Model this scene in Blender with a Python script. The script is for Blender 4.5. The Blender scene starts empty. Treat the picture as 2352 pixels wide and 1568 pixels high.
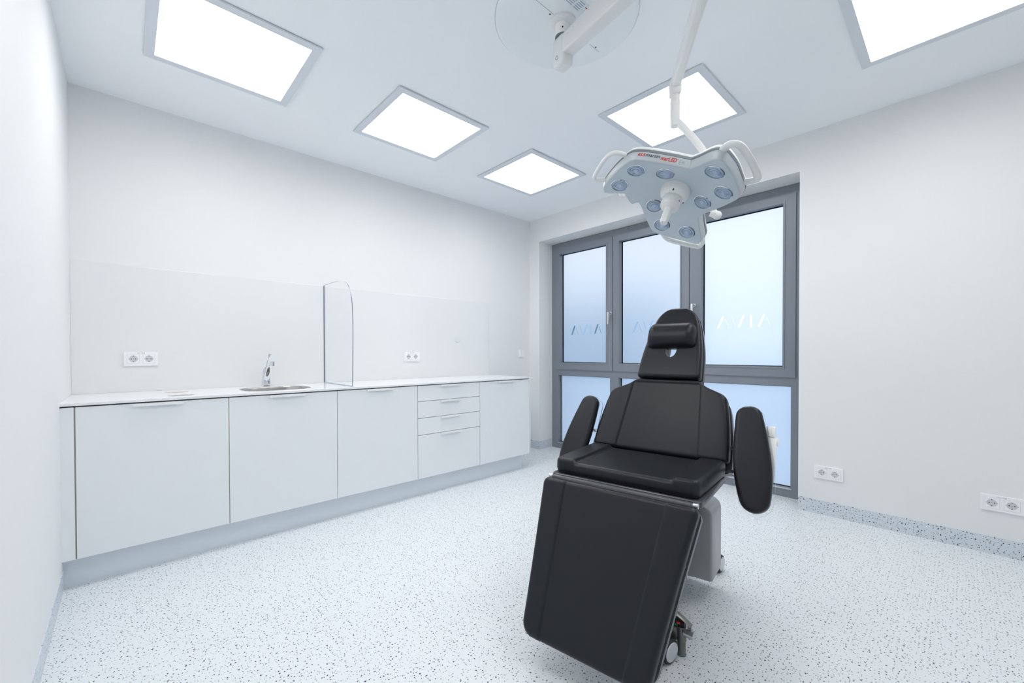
import bpy, bmesh, math, random
from mathutils import Vector, Matrix
from math import pi, sin, cos, sqrt, radians
random.seed(4)
scene = bpy.context.scene
COL = scene.collection
# ------------------------------------------------------------------ materials
def srgb(r, g, b):
    f = lambda c: (c/255/12.92) if c/255 <= .04045 else ((c/255+.055)/1.055)**2.4
    return (f(r), f(g), f(b), 1)
def mat(name, col, rough=.5, metal=0, spec=.5, noise=0, nscale=40, bump=0, bscale=300, coat=0, emis=None, estr=0):
    m = bpy.data.materials.new(name); m.use_nodes = True
    nt = m.node_tree; b = nt.nodes['Principled BSDF']
    b.inputs['Base Color'].default_value = col
    b.inputs['Roughness'].default_value = rough
    b.inputs['Metallic'].default_value = metal
    b.inputs['Specular IOR Level'].default_value = spec
    b.inputs['Coat Weight'].default_value = coat
    tc = nt.nodes.new('ShaderNodeTexCoord')
    if noise:
        n = nt.nodes.new('ShaderNodeTexNoise'); n.inputs['Scale'].default_value = nscale
        n.inputs['Detail'].default_value = 3
        nt.links.new(tc.outputs['Object'], n.inputs['Vector'])
        mr = nt.nodes.new('ShaderNodeMapRange')
        mr.inputs['To Min'].default_value = 1-noise; mr.inputs['To Max'].default_value = 1+noise
        nt.links.new(n.outputs['Fac'], mr.inputs['Value'])
        mx = nt.nodes.new('ShaderNodeVectorMath'); mx.operation = 'SCALE'
        mx.inputs[0].default_value = col[:3]
        nt.links.new(mr.outputs['Result'], mx.inputs['Scale'])
        nt.links.new(mx.outputs['Vector'], b.inputs['Base Color'])
    if bump:
        n2 = nt.nodes.new('ShaderNodeTexNoise'); n2.inputs['Scale'].default_value = bscale
        nt.links.new(tc.outputs['Object'], n2.inputs['Vector'])
        bp = nt.nodes.new('ShaderNodeBump'); bp.inputs['Strength'].default_value = bump
        bp.inputs['Distance'].default_value = .002
        nt.links.new(n2.outputs['Fac'], bp.inputs['Height'])
        nt.links.new(bp.outputs['Normal'], b.inputs['Normal'])
    if emis:
        b.inputs['Emission Color'].default_value = emis
        b.inputs['Emission Strength'].default_value = estr
    return m

def vinyl(name, plane, base=(230, 235, 238), grow=1.0):
    """speckled sheet vinyl: pale grey-blue with black angular chips; plane 'xy', 'xz' or 'yz'"""
    m = bpy.data.materials.new(name); m.use_nodes = True
    nt = m.node_tree; N = nt.nodes; L = nt.links; b = N['Principled BSDF']
    b.inputs['Roughness'].default_value = .38
    geo = N.new('ShaderNodeNewGeometry'); sep = N.new('ShaderNodeSeparateXYZ'); L.new(geo.outputs['Position'], sep.inputs[0])
    cmb = N.new('ShaderNodeCombineXYZ')
    ax = {'xy': ('X', 'Y'), 'xz': ('X', 'Z'), 'yz': ('Y', 'Z')}[plane]
    L.new(sep.outputs[ax[0]], cmb.inputs['X']); L.new(sep.outputs[ax[1]], cmb.inputs['Y'])
    # jitter for ragged chips
    nz = N.new('ShaderNodeTexNoise'); nz.inputs['Scale'].default_value = 230; L.new(cmb.outputs[0], nz.inputs['Vector'])
    sb = N.new('ShaderNodeVectorMath'); sb.operation = 'SUBTRACT'; sb.inputs[1].default_value = (.5, .5, .5); L.new(nz.outputs['Color'], sb.inputs[0])
    sc = N.new('ShaderNodeVectorMath'); sc.operation = 'SCALE'; sc.inputs['Scale'].default_value = .0048; L.new(sb.outputs[0], sc.inputs[0])
    ad = N.new('ShaderNodeVectorMath'); ad.operation = 'ADD'; L.new(cmb.outputs[0], ad.inputs[0]); L.new(sc.outputs[0], ad.inputs[1])
    base = srgb(*base)[:3]
    prev = None
    col = N.new('ShaderNodeRGB'); col.outputs[0].default_value = (*base, 1); prev = col.outputs[0]
    # broad faint clouds
    for scale, thr, keep, colr, seed in ((104, .12, .30, srgb(112, 124, 138), 3.1), (74, .12, .36, srgb(60, 70, 82), 5.1), (60, .122, .50, srgb(18, 23, 29), 7.7)):
        off = N.new('ShaderNodeVectorMath'); off.operation = 'ADD'; off.inputs[1].default_value = (seed, seed*1.7, 0); L.new(ad.outputs[0], off.inputs[0])
        v = N.new('ShaderNodeTexVoronoi'); v.voronoi_dimensions = '2D'; v.distance = 'MANHATTAN' if scale != 104 else 'EUCLIDEAN'
        v.inputs['Scale'].default_value = scale; L.new(off.outputs[0], v.inputs['Vector'])
        s3 = N.new('ShaderNodeSeparateColor'); L.new(v.outputs['Color'], s3.inputs[0])
        # radius varies per chip
        rr = N.new('ShaderNodeMath'); rr.operation = 'MULTIPLY_ADD'; rr.inputs[1].default_value = thr*1.1*grow; rr.inputs[2].default_value = thr*.6*grow
        L.new(s3.outputs[1], rr.inputs[0])
        lt = N.new('ShaderNodeMath'); lt.operation = 'LESS_THAN'; L.new(v.outputs['Distance'], lt.inputs[0]); L.new(rr.outputs[0], lt.inputs[1])
        kp = N.new('ShaderNodeMath'); kp.operation = 'LESS_THAN'; kp.inputs[1].default_value = keep; L.new(s3.outputs[0], kp.inputs[0])
        mu = N.new('ShaderNodeMath'); mu.operation = 'MULTIPLY'; L.new(lt.outputs[0], mu.inputs[0]); L.new(kp.outputs[0], mu.inputs[1])
        mx = N.new('ShaderNodeMix'); mx.data_type = 'RGBA'; L.new(mu.outputs[0], mx.inputs['Factor'])
        L.new(prev, mx.inputs['A']); mx.inputs['B'].default_value = colr
        prev = mx.outputs['Result']
    L.new(prev, b.inputs['Base Color'])
    return m

M = {}
M['wall'] = mat('wall_paint', srgb(236, 237, 238), .75, spec=.25, noise=.008, nscale=3, bump=.05, bscale=220)
M['ceiling'] = mat('ceiling_paint', srgb(245, 248, 251), .85, spec=.2, noise=.006, nscale=2)
M['canopy'] = mat('canopy_enamel', srgb(238, 243, 246), .55, noise=.005, nscale=8)
M['seal'] = mat('canopy_seal_grey', srgb(205, 214, 221), .6)
M['cover'] = mat('cover_grey_white', srgb(226, 230, 233), .35)
M['floor'] = vinyl('speckled_vinyl_floor', 'xy')
M['base_xz'] = vinyl('speckled_vinyl_skirting_back', 'xz', (214, 223, 230), 1.12)
M['base_yz'] = vinyl('speckled_vinyl_skirting_side', 'yz', (214, 223, 230), 1.12)
M['laminate'] = mat('white_laminate', srgb(239, 242, 245), .35, spec=.4, noise=.004, nscale=2)
M['plinth'] = mat('brushed_plinth', srgb(222, 230, 237), .4, noise=.02, nscale=5)
M['handle'] = mat('white_metal_handle', srgb(244, 246, 248), .3)
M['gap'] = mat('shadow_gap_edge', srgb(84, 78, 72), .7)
M['edge'] = mat('board_edge_band', srgb(168, 160, 148), .6)
M['corian'] = mat('solid_surface_white', srgb(240, 241, 243), .16, spec=.5, noise=.004, nscale=6)
M['splash'] = mat('gloss_splashback', srgb(234, 236, 237), .07, spec=.45, noise=.002, nscale=2)
M['frame'] = mat('anthracite_window_frame', srgb(132, 138, 147), .38, metal=.15, noise=.02, nscale=9)
M['gasket'] = mat('black_gasket', srgb(14, 18, 26), .6)
M['steel'] = mat('stainless_steel', (.55, .53, .50, 1), .22, metal=1, noise=.05, nscale=30)
M['chrome'] = mat('chrome', (.80, .82, .85, 1), .06, metal=1, noise=.01, nscale=30)
M['satin'] = mat('satin_aluminium', (.62, .64, .66, 1), .3, metal=.9, noise=.02, nscale=30)
M['leather'] = mat('black_upholstery', srgb(25, 28, 33), .36, spec=.33, noise=.05, nscale=500, bump=.06, bscale=900)
M['shell'] = mat('dark_grey_plastic_shell', srgb(76, 79, 84), .28, spec=.5, noise=.02, nscale=40)
M['greymetal'] = mat('grey_lacquered_metal', srgb(150, 152, 155), .34, metal=.2, noise=.015, nscale=40)
M['greymetal2'] = mat('grey_cast_metal', srgb(120, 120, 118), .3, metal=.6, noise=.03, nscale=40)
M['rubber'] = mat('black_rubber', srgb(20, 22, 25), .5)
M['lampwhite'] = mat('white_lamp_enamel', srgb(231, 232, 231), .3, spec=.5, noise=.004, nscale=20)
M['lampface'] = mat('pale_grey_lamp_face', srgb(192, 206, 214), .35, noise=.01, nscale=20)
M['lamprim'] = mat('lamp_rim_plastic', srgb(190, 198, 202), .3, noise=.005, nscale=20)
M['lampseam'] = mat('lamp_seam_grey', srgb(120, 128, 134), .5)
M['socket'] = mat('white_socket_plastic', srgb(247, 248, 250), .25, noise=.003, nscale=60)
M['socketwell'] = mat('grey_socket_well', srgb(206, 209, 212), .4)
M['black'] = mat('black_hole', srgb(6, 6, 8), .8)
M['red'] = mat('red_print', srgb(205, 45, 28), .5)
M['darkprint'] = mat('grey_print', srgb(70, 80, 88), .5)
M['lightprint'] = mat('light_grey_print', srgb(140, 150, 158), .5)
M['blueprint'] = mat('blue_grey_print', srgb(148, 164, 190), .6)
M['sticker'] = mat('sticker_pale_blue', srgb(230, 238, 243), .5)
M['green'] = mat('green_led', srgb(20, 120, 80), .4)
M['redled'] = mat('red_led', srgb(220, 60, 50), .4)
M['beige'] = mat('off_white_plastic', srgb(250, 250, 247), .4, noise=.01, nscale=30)
M['pinklid'] = mat('pale_pink_liner', srgb(214, 190, 192), .6)
M['greylid'] = mat('grey_liner', srgb(176, 177, 178), .6)
M['lum'] = mat('luminaire_diffuser', (.9, .9, .9, 1), .5, emis=(1, .98, .965, 1), estr=3.6)
def _prismatic(m, S, k):
    # prismatic panel: emits most straight down and less towards the sides
    nt = m.node_tree; b = nt.nodes['Principled BSDF']
    g = nt.nodes.new('ShaderNodeNewGeometry'); d = nt.nodes.new('ShaderNodeVectorMath'); d.operation = 'DOT_PRODUCT'
    nt.links.new(g.outputs['Normal'], d.inputs[0]); nt.links.new(g.outputs['Incoming'], d.inputs[1])
    a = nt.nodes.new('ShaderNodeMath'); a.operation = 'ABSOLUTE'; nt.links.new(d.outputs['Value'], a.inputs[0])
    p = nt.nodes.new('ShaderNodeMath'); p.operation = 'POWER'; p.inputs[1].default_value = k; nt.links.new(a.outputs[0], p.inputs[0])
    q = nt.nodes.new('ShaderNodeMath'); q.operation = 'MULTIPLY'; q.inputs[1].default_value = S; nt.links.new(p.outputs[0], q.inputs[0])
    nt.links.new(q.outputs[0], b.inputs['Emission Strength'])
_prismatic(M['lum'], 8.9, .45)
M['lumframe'] = mat('luminaire_frame_white', srgb(219, 225, 231), .5)
M['facade'] = mat('exterior_render', srgb(164, 196, 222), .8, noise=.12, nscale=1.2)
M['facade2'] = mat('exterior_glass_bands', srgb(96, 130, 152), .4)
M['pavement'] = mat('pavement', srgb(150, 182, 216), .9, noise=.06, nscale=2)

def glass(name, col=(1, 1, 1, 1), rough=0, ior=1.46):
    m = mat(name, col, rough, noise=0); b = m.node_tree.nodes['Principled BSDF']
    b.inputs['Transmission Weight'].default_value = 1; b.inputs['IOR'].default_value = ior
    return m
def clearsheet(name, tint, refl=.5):
    """clear sheet: transparent with a fresnel gloss, slightly tinted"""
    m = bpy.data.materials.new(name); m.use_nodes = True; nt = m.node_tree; N = nt.nodes; L = nt.links
    N.remove(N['Principled BSDF'])
    out = N['Material Output']; t = N.new('ShaderNodeBsdfTransparent'); t.inputs[0].default_value = tint
    g = N.new('ShaderNodeBsdfGlossy'); g.inputs['Roughness'].default_value = .02
    fr = N.new('ShaderNodeFresnel'); fr.inputs['IOR'].default_value = 1.3
    ml = N.new('ShaderNodeMath'); ml.operation = 'MULTIPLY'; ml.inputs[1].default_value = refl; L.new(fr.outputs[0], ml.inputs[0])
    mx = N.new('ShaderNodeMixShader'); L.new(ml.outputs[0], mx.inputs[0]); L.new(t.outputs[0], mx.inputs[1]); L.new(g.outputs[0], mx.inputs[2])
    L.new(mx.outputs[0], out.inputs[0]); return m
M['clear'] = clearsheet('clear_glass_sheet', (.995, .997, .998, 1), .1)
M['acrylic'] = clearsheet('clear_acrylic', (.97, .98, .985, 1))
M['glassedge'] = mat('polished_glass_edge', srgb(128, 140, 156), .15)
M['acredge'] = mat('acrylic_edge', srgb(176, 188, 204), .2)
M['lens'] = glass('lens_glass', (.82, .89, .97, 1), .03, 1.45)
M['lensback'] = mat('lens_reflector', (.74, .84, .97, 1), .22, metal=.35, noise=.22, nscale=260)
def frosted(name):
    m = bpy.data.materials.new(name); m.use_nodes = True; nt = m.node_tree; N = nt.nodes; L = nt.links
    N.remove(N['Principled BSDF']); out = N['Material Output']
    t = N.new('ShaderNodeBsdfTranslucent'); t.inputs[0].default_value = (.90, .94, .98, 1)
    r = N.new('ShaderNodeBsdfRefraction'); r.inputs['Roughness'].default_value = .40; r.inputs['IOR'].default_value = 1.4
    r.inputs[0].default_value = (.95, .975, 1, 1)
    d = N.new('ShaderNodeBsdfDiffuse'); d.inputs[0].default_value = (.8, .84, .88, 1)
    mx = N.new('ShaderNodeMixShader'); mx.inputs[0].default_value = .75; L.new(t.outputs[0], mx.inputs[1]); L.new(r.outputs[0], mx.inputs[2])
    m2 = N.new('ShaderNodeMixShader'); m2.inputs[0].default_value = .12; L.new(mx.outputs[0], m2.inputs[1]); L.new(d.outputs[0], m2.inputs[2])
    L.new(m2.outputs[0], out.inputs[0]); return m
M['frost'] = frosted('frosted_film')

# ------------------------------------------------------------------ helpers
def link(name, bm, m, parent=None, smooth=False, mtx=None):
    me = bpy.data.meshes.new(name)
    if mtx is not None: bm.transform(mtx)
    bmesh.ops.recalc_face_normals(bm, faces=bm.faces)
    if smooth:
        for f in bm.faces: f.smooth = True
    bm.to_mesh(me); bm.free()
    o = bpy.data.objects.new(name, me); COL.objects.link(o)
    ms = m if isinstance(m, (list, tuple)) else [m]
    for q in ms: me.materials.append(q)
    if smooth == 'auto':
        try: me.set_sharp_from_angle(angle=radians(35))
        except Exception: pass
    if parent is not None: o.parent = parent
    return o
def tag(o, label=None, cat=None, group=None, kind=None):
    if label: o['label'] = label
    if cat: o['category'] = cat
    if group: o['group'] = group
    if kind: o['kind'] = kind
    return o
def empty(name, loc=(0, 0, 0), mtx=None):
    o = bpy.data.objects.new(name, None); COL.objects.link(o); o.empty_display_size = .1
    if mtx is not None: o.matrix_world = mtx
    else: o.location = loc
    return o
def box(bm, x0, x1, y0, y1, z0, z1, mi=0):
    vs = [bm.verts.new((x, y, z)) for z in (z0, z1) for y in (y0, y1) for x in (x0, x1)]
    for f in ((0, 2, 3, 1), (4, 5, 7, 6), (0, 1, 5, 4), (2, 6, 7, 3), (0, 4, 6, 2), (1, 3, 7, 5)):
        bm.faces.new([vs[i] for i in f]).material_index = mi
    return vs
def nb(): return bmesh.new()
def bbox(*a, bevel=0, seg=2):
    bm = nb(); box(bm, *a)
    if bevel: bmesh.ops.bevel(bm, geom=bm.edges[:], offset=bevel, segments=seg, affect='EDGES', profile=.5)
    return bm
def frame_of(d):
    d = d.normalized(); a = Vector((0, 0, 1)) if abs(d.z) < .9 else Vector((1, 0, 0))
    u = a.cross(d).normalized(); return u, d.cross(u)
def tube(bm, pts, r, seg=16, caps=True, ell=None, up=None):
    """sweep a circle (or ellipse ell=(a,b) with 'up' direction) along pts; r float or list"""
    pts = [Vector(p) for p in pts]; n = len(pts); rs = r if isinstance(r, (list, tuple)) else [r]*n
    rings = []; prev = None
    for i, p in enumerate(pts):
        d = (pts[min(i+1, n-1)]-pts[max(i-1, 0)]).normalized()
        if up is not None:
            v = (Vector(up)-d*Vector(up).dot(d)).normalized(); u = d.cross(v)
        elif prev is None: u, v = frame_of(d)
        else:
            u = (prev-d*prev.dot(d)).normalized(); v = d.cross(u)
        prev = u
        a, b = (ell if ell else (1, 1))
        rings.append([bm.verts.new(p+(u*cos(t)*a+v*sin(t)*b)*rs[i]) for t in [2*pi*k/seg for k in range(seg)]])
    for a, b in zip(rings, rings[1:]):
        for k in range(seg): bm.faces.new((a[k], a[(k+1) % seg], b[(k+1) % seg], b[k]))
    if caps: bm.faces.new(rings[0][::-1]); bm.faces.new(rings[-1])
    return bm
def lathe(bm, prof, seg=32, mtx=None, cap=True):
    """prof list of (r,z) about z"""
    rings = []
    for r, z in prof:
        rings.append([bm.verts.new((r*cos(2*pi*k/seg), r*sin(2*pi*k/seg), z)) for k in range(seg)])
    for a, b in zip(rings, rings[1:]):
        for k in range(seg): bm.faces.new((a[k], a[(k+1) % seg], b[(k+1) % seg], b[k]))
    if cap:
        if prof[0][0] > 1e-6: bm.faces.new(rings[0][::-1])
        if prof[-1][0] > 1e-6: bm.faces.new(rings[-1])
    if mtx is not None: bmesh.ops.transform(bm, matrix=mtx, verts=[v for r in rings for v in r])
    bmesh.ops.remove_doubles(bm, verts=bm.verts, dist=1e-6)
    return bm
def plate(outer, holes, z0, z1, m=0):
    """polygon (2D) with holes extruded z0..z1"""
    bm = nb(); edges = []
    for loop in [outer]+list(holes):
        vs = [bm.verts.new((x, y, z0)) for x, y in loop]
        edges += [bm.edges.new((vs[i], vs[(i+1) % len(vs)])) for i in range(len(vs))]
    bmesh.ops.triangle_fill(bm, use_beauty=True, use_dissolve=False, edges=edges)
    g = bmesh.ops.extrude_face_region(bm, geom=bm.faces[:])
    bmesh.ops.translate(bm, vec=(0, 0, z1-z0), verts=[e for e in g['geom'] if isinstance(e, bmesh.types.BMVert)])
    return bm
def rect(x0, x1, y0, y1): return [(x0, y0), (x1, y0), (x1, y1), (x0, y1)]
def rrect(x0, x1, y0, y1, r, n=6):
    out = []
    for cx, cy, a0 in ((x1-r, y1-r, 0), (x0+r, y1-r, 90), (x0+r, y0+r, 180), (x1-r, y0+r, 270)):
        for k in range(n+1):
            a = radians(a0+90*k/n); out.append((cx+r*cos(a), cy+r*sin(a)))
    return out
def circ(cx, cy, r, n=32, ry=None): return [(cx+r*cos(2*pi*k/n), cy+(ry or r)*sin(2*pi*k/n)) for k in range(n)]
def catmull(pts, n=6, closed=False):
    P = [Vector(p) for p in pts]; out = []; m = len(P)
    rng = range(m) if closed else range(m-1)
    for i in rng:
        p0 = P[(i-1) % m] if closed or i > 0 else P[0]; p1 = P[i]; p2 = P[(i+1) % m]; p3 = P[(i+2) % m] if closed or i+2 < m else P[-1]
        for k in range(n):
            t = k/n
            out.append(.5*((2*p1)+(p2-p0)*t+(2*p0-5*p1+4*p2-p3)*t*t+(3*p1-p0-3*p2+p3)*t**3))
    if not closed: out.append(P[-1])
    return out
def text_bm(s, size, depth=.0002, shear=0, bold=0, spacing=1, align='CENTER'):
    cu = bpy.data.curves.new('t', 'FONT'); cu.body = s; cu.size = size; cu.extrude = depth
    cu.shear = shear; cu.offset = bold; cu.space_character = spacing; cu.align_x = align; cu.align_y = 'CENTER'
    cu.resolution_u = 3
    o = bpy.data.objects.new('t', cu); COL.objects.link(o)
    dg = bpy.context.evaluated_depsgraph_get(); me = bpy.data.meshes.new_from_object(o.evaluated_get(dg))
    bm = nb(); bm.from_mesh(me)
    bpy.data.objects.remove(o); bpy.data.curves.remove(cu); bpy.data.meshes.remove(me)
    return bm
def axes(origin, X, Y, Z):
    return Matrix(((X[0], Y[0], Z[0], origin[0]), (X[1], Y[1], Z[1], origin[1]), (X[2], Y[2], Z[2], origin[2]), (0, 0, 0, 1)))

# ------------------------------------------------------------------ room
HC = 2.614; YL = -3.675; XR = 4.95
WX0, WX1, WH, WD = .143, 2.635, 2.357, .206
def struct(o): o['kind'] = 'structure'; return o
struct(link('floor', plate(rect(-.2, XR+.2, YL-.2, WD+.12), [], -.12, 0), M['floor']))
struct(link('ceiling', bbox(-.2, XR+.2, YL-.2, .4, HC, HC+.15), M['ceiling']))
struct(link('wall_left', bbox(-.2, 0, YL-.2, .4, 0, HC), M['wall']))
struct(link('wall_front', bbox(0, XR, YL-.2, YL, 0, HC), M['wall']))
struct(link('wall_right', bbox(XR, XR+.2, YL-.2, .4, 0, HC), M['wall']))
bm = plate([(0, 0), (WX0, 0), (WX0, WH), (WX1, WH), (WX1, 0), (XR, 0), (XR, HC), (0, HC)], [], 0, .4)
bm.transform(axes((0, 0, 0), (1, 0, 0), (0, 0, 1), (0, 1, 0)))
struct(link('wall_back', bm, M['wall']))
bt = .003
struct(link('baseboard_back', bbox(WX1-.0, XR, -bt, 0, 0, .0945), M['base_xz']))
bm = nb(); box(bm, .0, WX0+bt, -bt, 0, 0, .0945)
struct(link('baseboard_left', bm, M['base_xz']))
struct(link('baseboard_reveal', bbox(WX0, WX0+bt, 0, WD, 0, .0945), M['base_yz']))
struct(link('baseboard_front', bbox(.575, XR, YL, YL+bt, 0, .0945), M['base_xz']))
struct(link('baseboard_side', bbox(0, bt, -.6, 0, 0, .0945), M['base_yz']))

# ------------------------------------------------------------------ window
win = empty('window_1', ((WX0+WX1)/2, WD, 0)); struct(win)
win.location = (0, 0, 0)
def wplate(outer, holes, y0, y1):
    b = plate(outer, holes, y0, y1); b.transform(axes((0, 0, 0), (1, 0, 0), (0, 0, 1), (0, 1, 0))); return b
def bev(bm, off=.002):
    return bm
uppers = ((.213, .973, .272, .899), (.979, 1.766, 1.054, 1.685), (1.772, 2.567, 1.872, 2.484))
lowers = ((.238, .940), (1.041, 1.735), (1.865, 2.537))
zs0, zs1, zg0, zg1 = .910, 2.290, .990, 2.226
link('window_frame', wplate(rect(WX0, WX1, 0.0, WH-.004),
     [rect(a+.012, b-.012, zs0+.012, zs1-.012) for a, b, _, _ in uppers]+[rect(a, b, .070, .843) for a, b in lowers], WD+.012, WD+.085), M['frame'], win)
link('gasket', wplate(rect(WX0+.01, WX1-.01, .01, WH-.02),
     [rect(c+.006, d-.006, zg0+.006, zg1-.006) for _, _, c, d in uppers]+[rect(a+.006, b-.006, .076, .837) for a, b in lowers], WD+.060, WD+.064), M['gasket'], win)
def letters(x0, x1, z0, z1):
    """the four strokes-letters cut into the film, from inside: inverted V, V, bar, inverted V; thick and thin strokes"""
    w = x1-x0; h = z1-z0; T = .020; t = .0055
    def par(xa, za, xb, zb, th): return [(xa-th/2, za), (xa+th/2, za), (xb+th/2, zb), (xb-th/2, zb)]
    L = []
    X = lambda f: x0+w*f
    L.append(par(X(.03), z0, X(.135), z1, T)); L.append(par(X(.255), z0, X(.175), z0+h*.75, t))
    L.append(par(X(.385)-.012, z0+h*.22, X(.30), z1, t)); L.append(par(X(.425), z0, X(.525), z1, T))
    L.append(par(X(.655), z0, X(.655), z1, T))
    L.append(par(X(.785), z0, X(.885), z1, T)); L.append(par(X(.99), z0, X(.925), z0+h*.75, t))
    return L
for i, (a, b, c, d) in enumerate(uppers):
    s = link('sash', wplate(rect(a, b, zs0, zs1), [rect(c, d, zg0, zg1)], WD, WD+.05), M['frame'], win)
    bm = wplate(rect(c-.014, d+.014, zg0-.014, zg1+.014), [rect(c, d, zg0, zg1)], WD-.0035, WD); link('glazing_bead', bm, M['frame'], s)
    cx = (.590, 1.372, 2.180)[i]; lw = .415
    ls = letters(cx-lw/2, cx+lw/2, 1.303, 1.405)
    bm = nb()
    link('frosted_pane', wplate(rect(c-.01, d+.01, zg0-.01, zg1+.01), ls, WD+.0665, WD+.0680), M['frost'], s)
    link('lettering', wplate(rect(cx-lw/2-.02, cx+lw/2+.02, 1.285, 1.42), [], WD+.0705, WD+.0715), M['clear'], s)
for a, b in lowers:
    link('frosted_pane', wplate(rect(a-.01, b+.01, .06, .853), [], WD+.0665, WD+.0680), M['frost'], win)
link('bottom_bead', wplate(rect(WX0+.09, WX1-.09, .062, .0695), [], WD+.006, WD+.012), M['satin'], win)
for k, (hx, zt) in enumerate(((.958, 1.506), (1.815, 1.512))):
    h = nb()
    link('window_handle', tube(tube(h, [(hx, WD-.004, zt), (hx, WD-.052, zt)], .008), [(hx, WD, zt), (hx, WD-.007, zt)], .016), M['satin'], win, 'auto')
    hh = bbox(hx-.010, hx+.010, WD-.060, WD-.047, zt-.118, zt+.010, bevel=.004)
    link('window_lever', hh, M['satin'], win, 'auto')

# exterior: pavement and the building across the street
struct(link('ground_outside', bbox(-30, 30, .45, 40, -.6, -.5), M['pavement']))
ext = nb(); box(ext, -26, -4.2, 11, 13, -.5, 3.5)
o = link('building', ext, M['facade']); tag(o, 'grey building across the street, glimpsed through the window lettering', 'building')
for r in range(1):
    for k in range(8): link('window', bbox(-25.2+k*2.6, -23.7+k*2.6, 10.93, 11.02, .6+r*3, 2.3+r*3), M['facade2'], o)

# ------------------------------------------------------------------ ceiling luminaires
def luminaire():
    t = empty('ceiling_light')
    S, B = .327, .286
    bm = plate(rect(-S, S, -S, S), [rect(-B, B, -B, B)], -.011, -.003); link('frame', bm, M['lumframe'], t)
    bm = plate(rect(-S+.004, S-.004, -S+.004, S-.004), [rect(-B, B, -B, B)], -.003, 0); link('shadow_spacer', bm, M['lampseam'], t)  # grey spacer whose colour stands for the shade above the frame
    bm = bbox(-B, B, -B, B, -.0085, -.001); link('diffuser', bm, M['lum'], t)
    return t
def dup(t, loc, label, group):
    r = t.copy(); COL.objects.link(r); r.location = loc; r['label'] = label; r['group'] = group
    for ch in t.children:
        c = ch.copy(); COL.objects.link(c); c.parent = r
        for g in ch.children:
            q = g.copy(); COL.objects.link(q); q.parent = c
    return r
lt = luminaire()
spots = [((.915, -3.045), 'square recessed light panel cut by the frame top, nearest the left wall'),
         ((.912, -1.975), 'square light panel above the middle of the worktop, between two others'),
         ((.906, -.903), 'smallest square light panel, in the far corner beside the window wall'),
         ((2.150, -.903), 'square light panel behind the surgical lamp arm'),
         ((3.365, -.890), 'square light panel cut off by the top right corner of the photo'),
         ((2.150, -3.045), 'unseen square light panel added above the open floor, nearest the camera'),  # out of view, continues the grid, added to light the floor
         ((3.365, -1.975), 'unseen square light panel added on the right, second from the window wall')]  # also out of view, added to brighten the right side
for i, ((x, y), lb) in enumerate(spots):
    if i == 0:
        lt.location = (x, y, HC); tag(lt, lb, 'ceiling light', 'square light panels in the ceiling')
        base = lt
    else:
        r = dup(base, (x, y, HC), lb, 'square light panels in the ceiling'); r['category'] = 'ceiling light'

# ------------------------------------------------------------------ base cabinets
D = .606; zt = .850; zb = .141; ZW = .857
divs = [-3.627, -3.0275, -2.4285, -1.829, -1.2295, -.630]
hn = .0018
def door(parent, y0, y1, z0, z1, name):
    d = link(name, bbox(D-.019, D, y0+hn, y1-hn, z0, z1, bevel=.0008, seg=1), M['laminate'], parent)
    yc = (y0+y1)/2; w = .098
    bm = nb(); box(bm, D-.001, D+.0155, yc-w, yc+w, z1-.0025, z1-.0005); box(bm, D+.0135, D+.0155, yc-w, yc+w, z1-.014, z1-.0025)
    link('handle', bm, M['handle'], d)
    return d
def carcass(y0, y1, parent):
    bm = nb(); box(bm, .02, D-.024, y0+.001, y0+.017, zb, zt-.004); box(bm, .02, D-.024, y1-.017, y1-.001, zb, zt-.004)
    box(bm, .02, D-.024, y0+.017, y1-.017, zb, zb+.016); box(bm, .02, .036, y0+.017, y1-.017, zb+.016, zt-.004)
    link('carcass', bm, M['laminate'], parent)
    link('shadow_strip', bbox(D-.10, D-.010, y0, y1, zt+.0005, ZW), M['gap'], parent)  # dark strip that paints the shadow line under the worktop
    link('shade_backing', bbox(D-.024, D-.021, y0, y1, zb+.002, zt-.001), M['gap'], parent)  # dark sheet behind the doors, painting the shade in their gaps
    link('edge_strip', bbox(D-.018, D-.005, y0-(.0034 if y0 < -3.6 else .0017), y0+.0017, zb+.001, zt-.001), M['edge'], parent)
names = ['white base cabinet with a plain door, leftmost and nearest the camera',
         'white base cabinet with a plain door directly under the sink',
         'white base cabinet with a plain door, just left of the drawer unit',
         'white base cabinet with four stacked drawers',
         'white base cabinet with a plain door at the far window end of the run']
for i in range(5):
    y0, y1 = divs[i], divs[i+1]
    c = empty('drawer_cabinet' if i == 3 else 'base_cabinet', (0, 0, 0)); tag(c, names[i], 'cabinet', 'base cabinets under the worktop')
    carcass(y0, y1, c)
    if i == 3:
        zz = [zt, .7300, .6020, .4720, zb]
        for k in range(4): door(c, y0, y1, zz[k+1]+(hn if k < 3 else 0), zz[k]-(hn if k else 0), 'drawer')
    else: door(c, y0, y1, zb, zt, 'door')
tag(link('filler_panel', bbox(.03, D, YL, divs[0]-.0036, zb, zt), M['laminate']), 'narrow white filler strip between the wall and the nearest cabinet', 'panel')
link('end_panel', bbox(.01, D+.001, divs[5]+.0005, divs[5]+.014, zb, ZW-.001), M['laminate'], c)
tag(link('plinth', bbox(.02, .557, YL, -.687, 0, zb-.001), M['plinth']), 'long grey plinth along the floor under the white cabinets', 'plinth')

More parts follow.
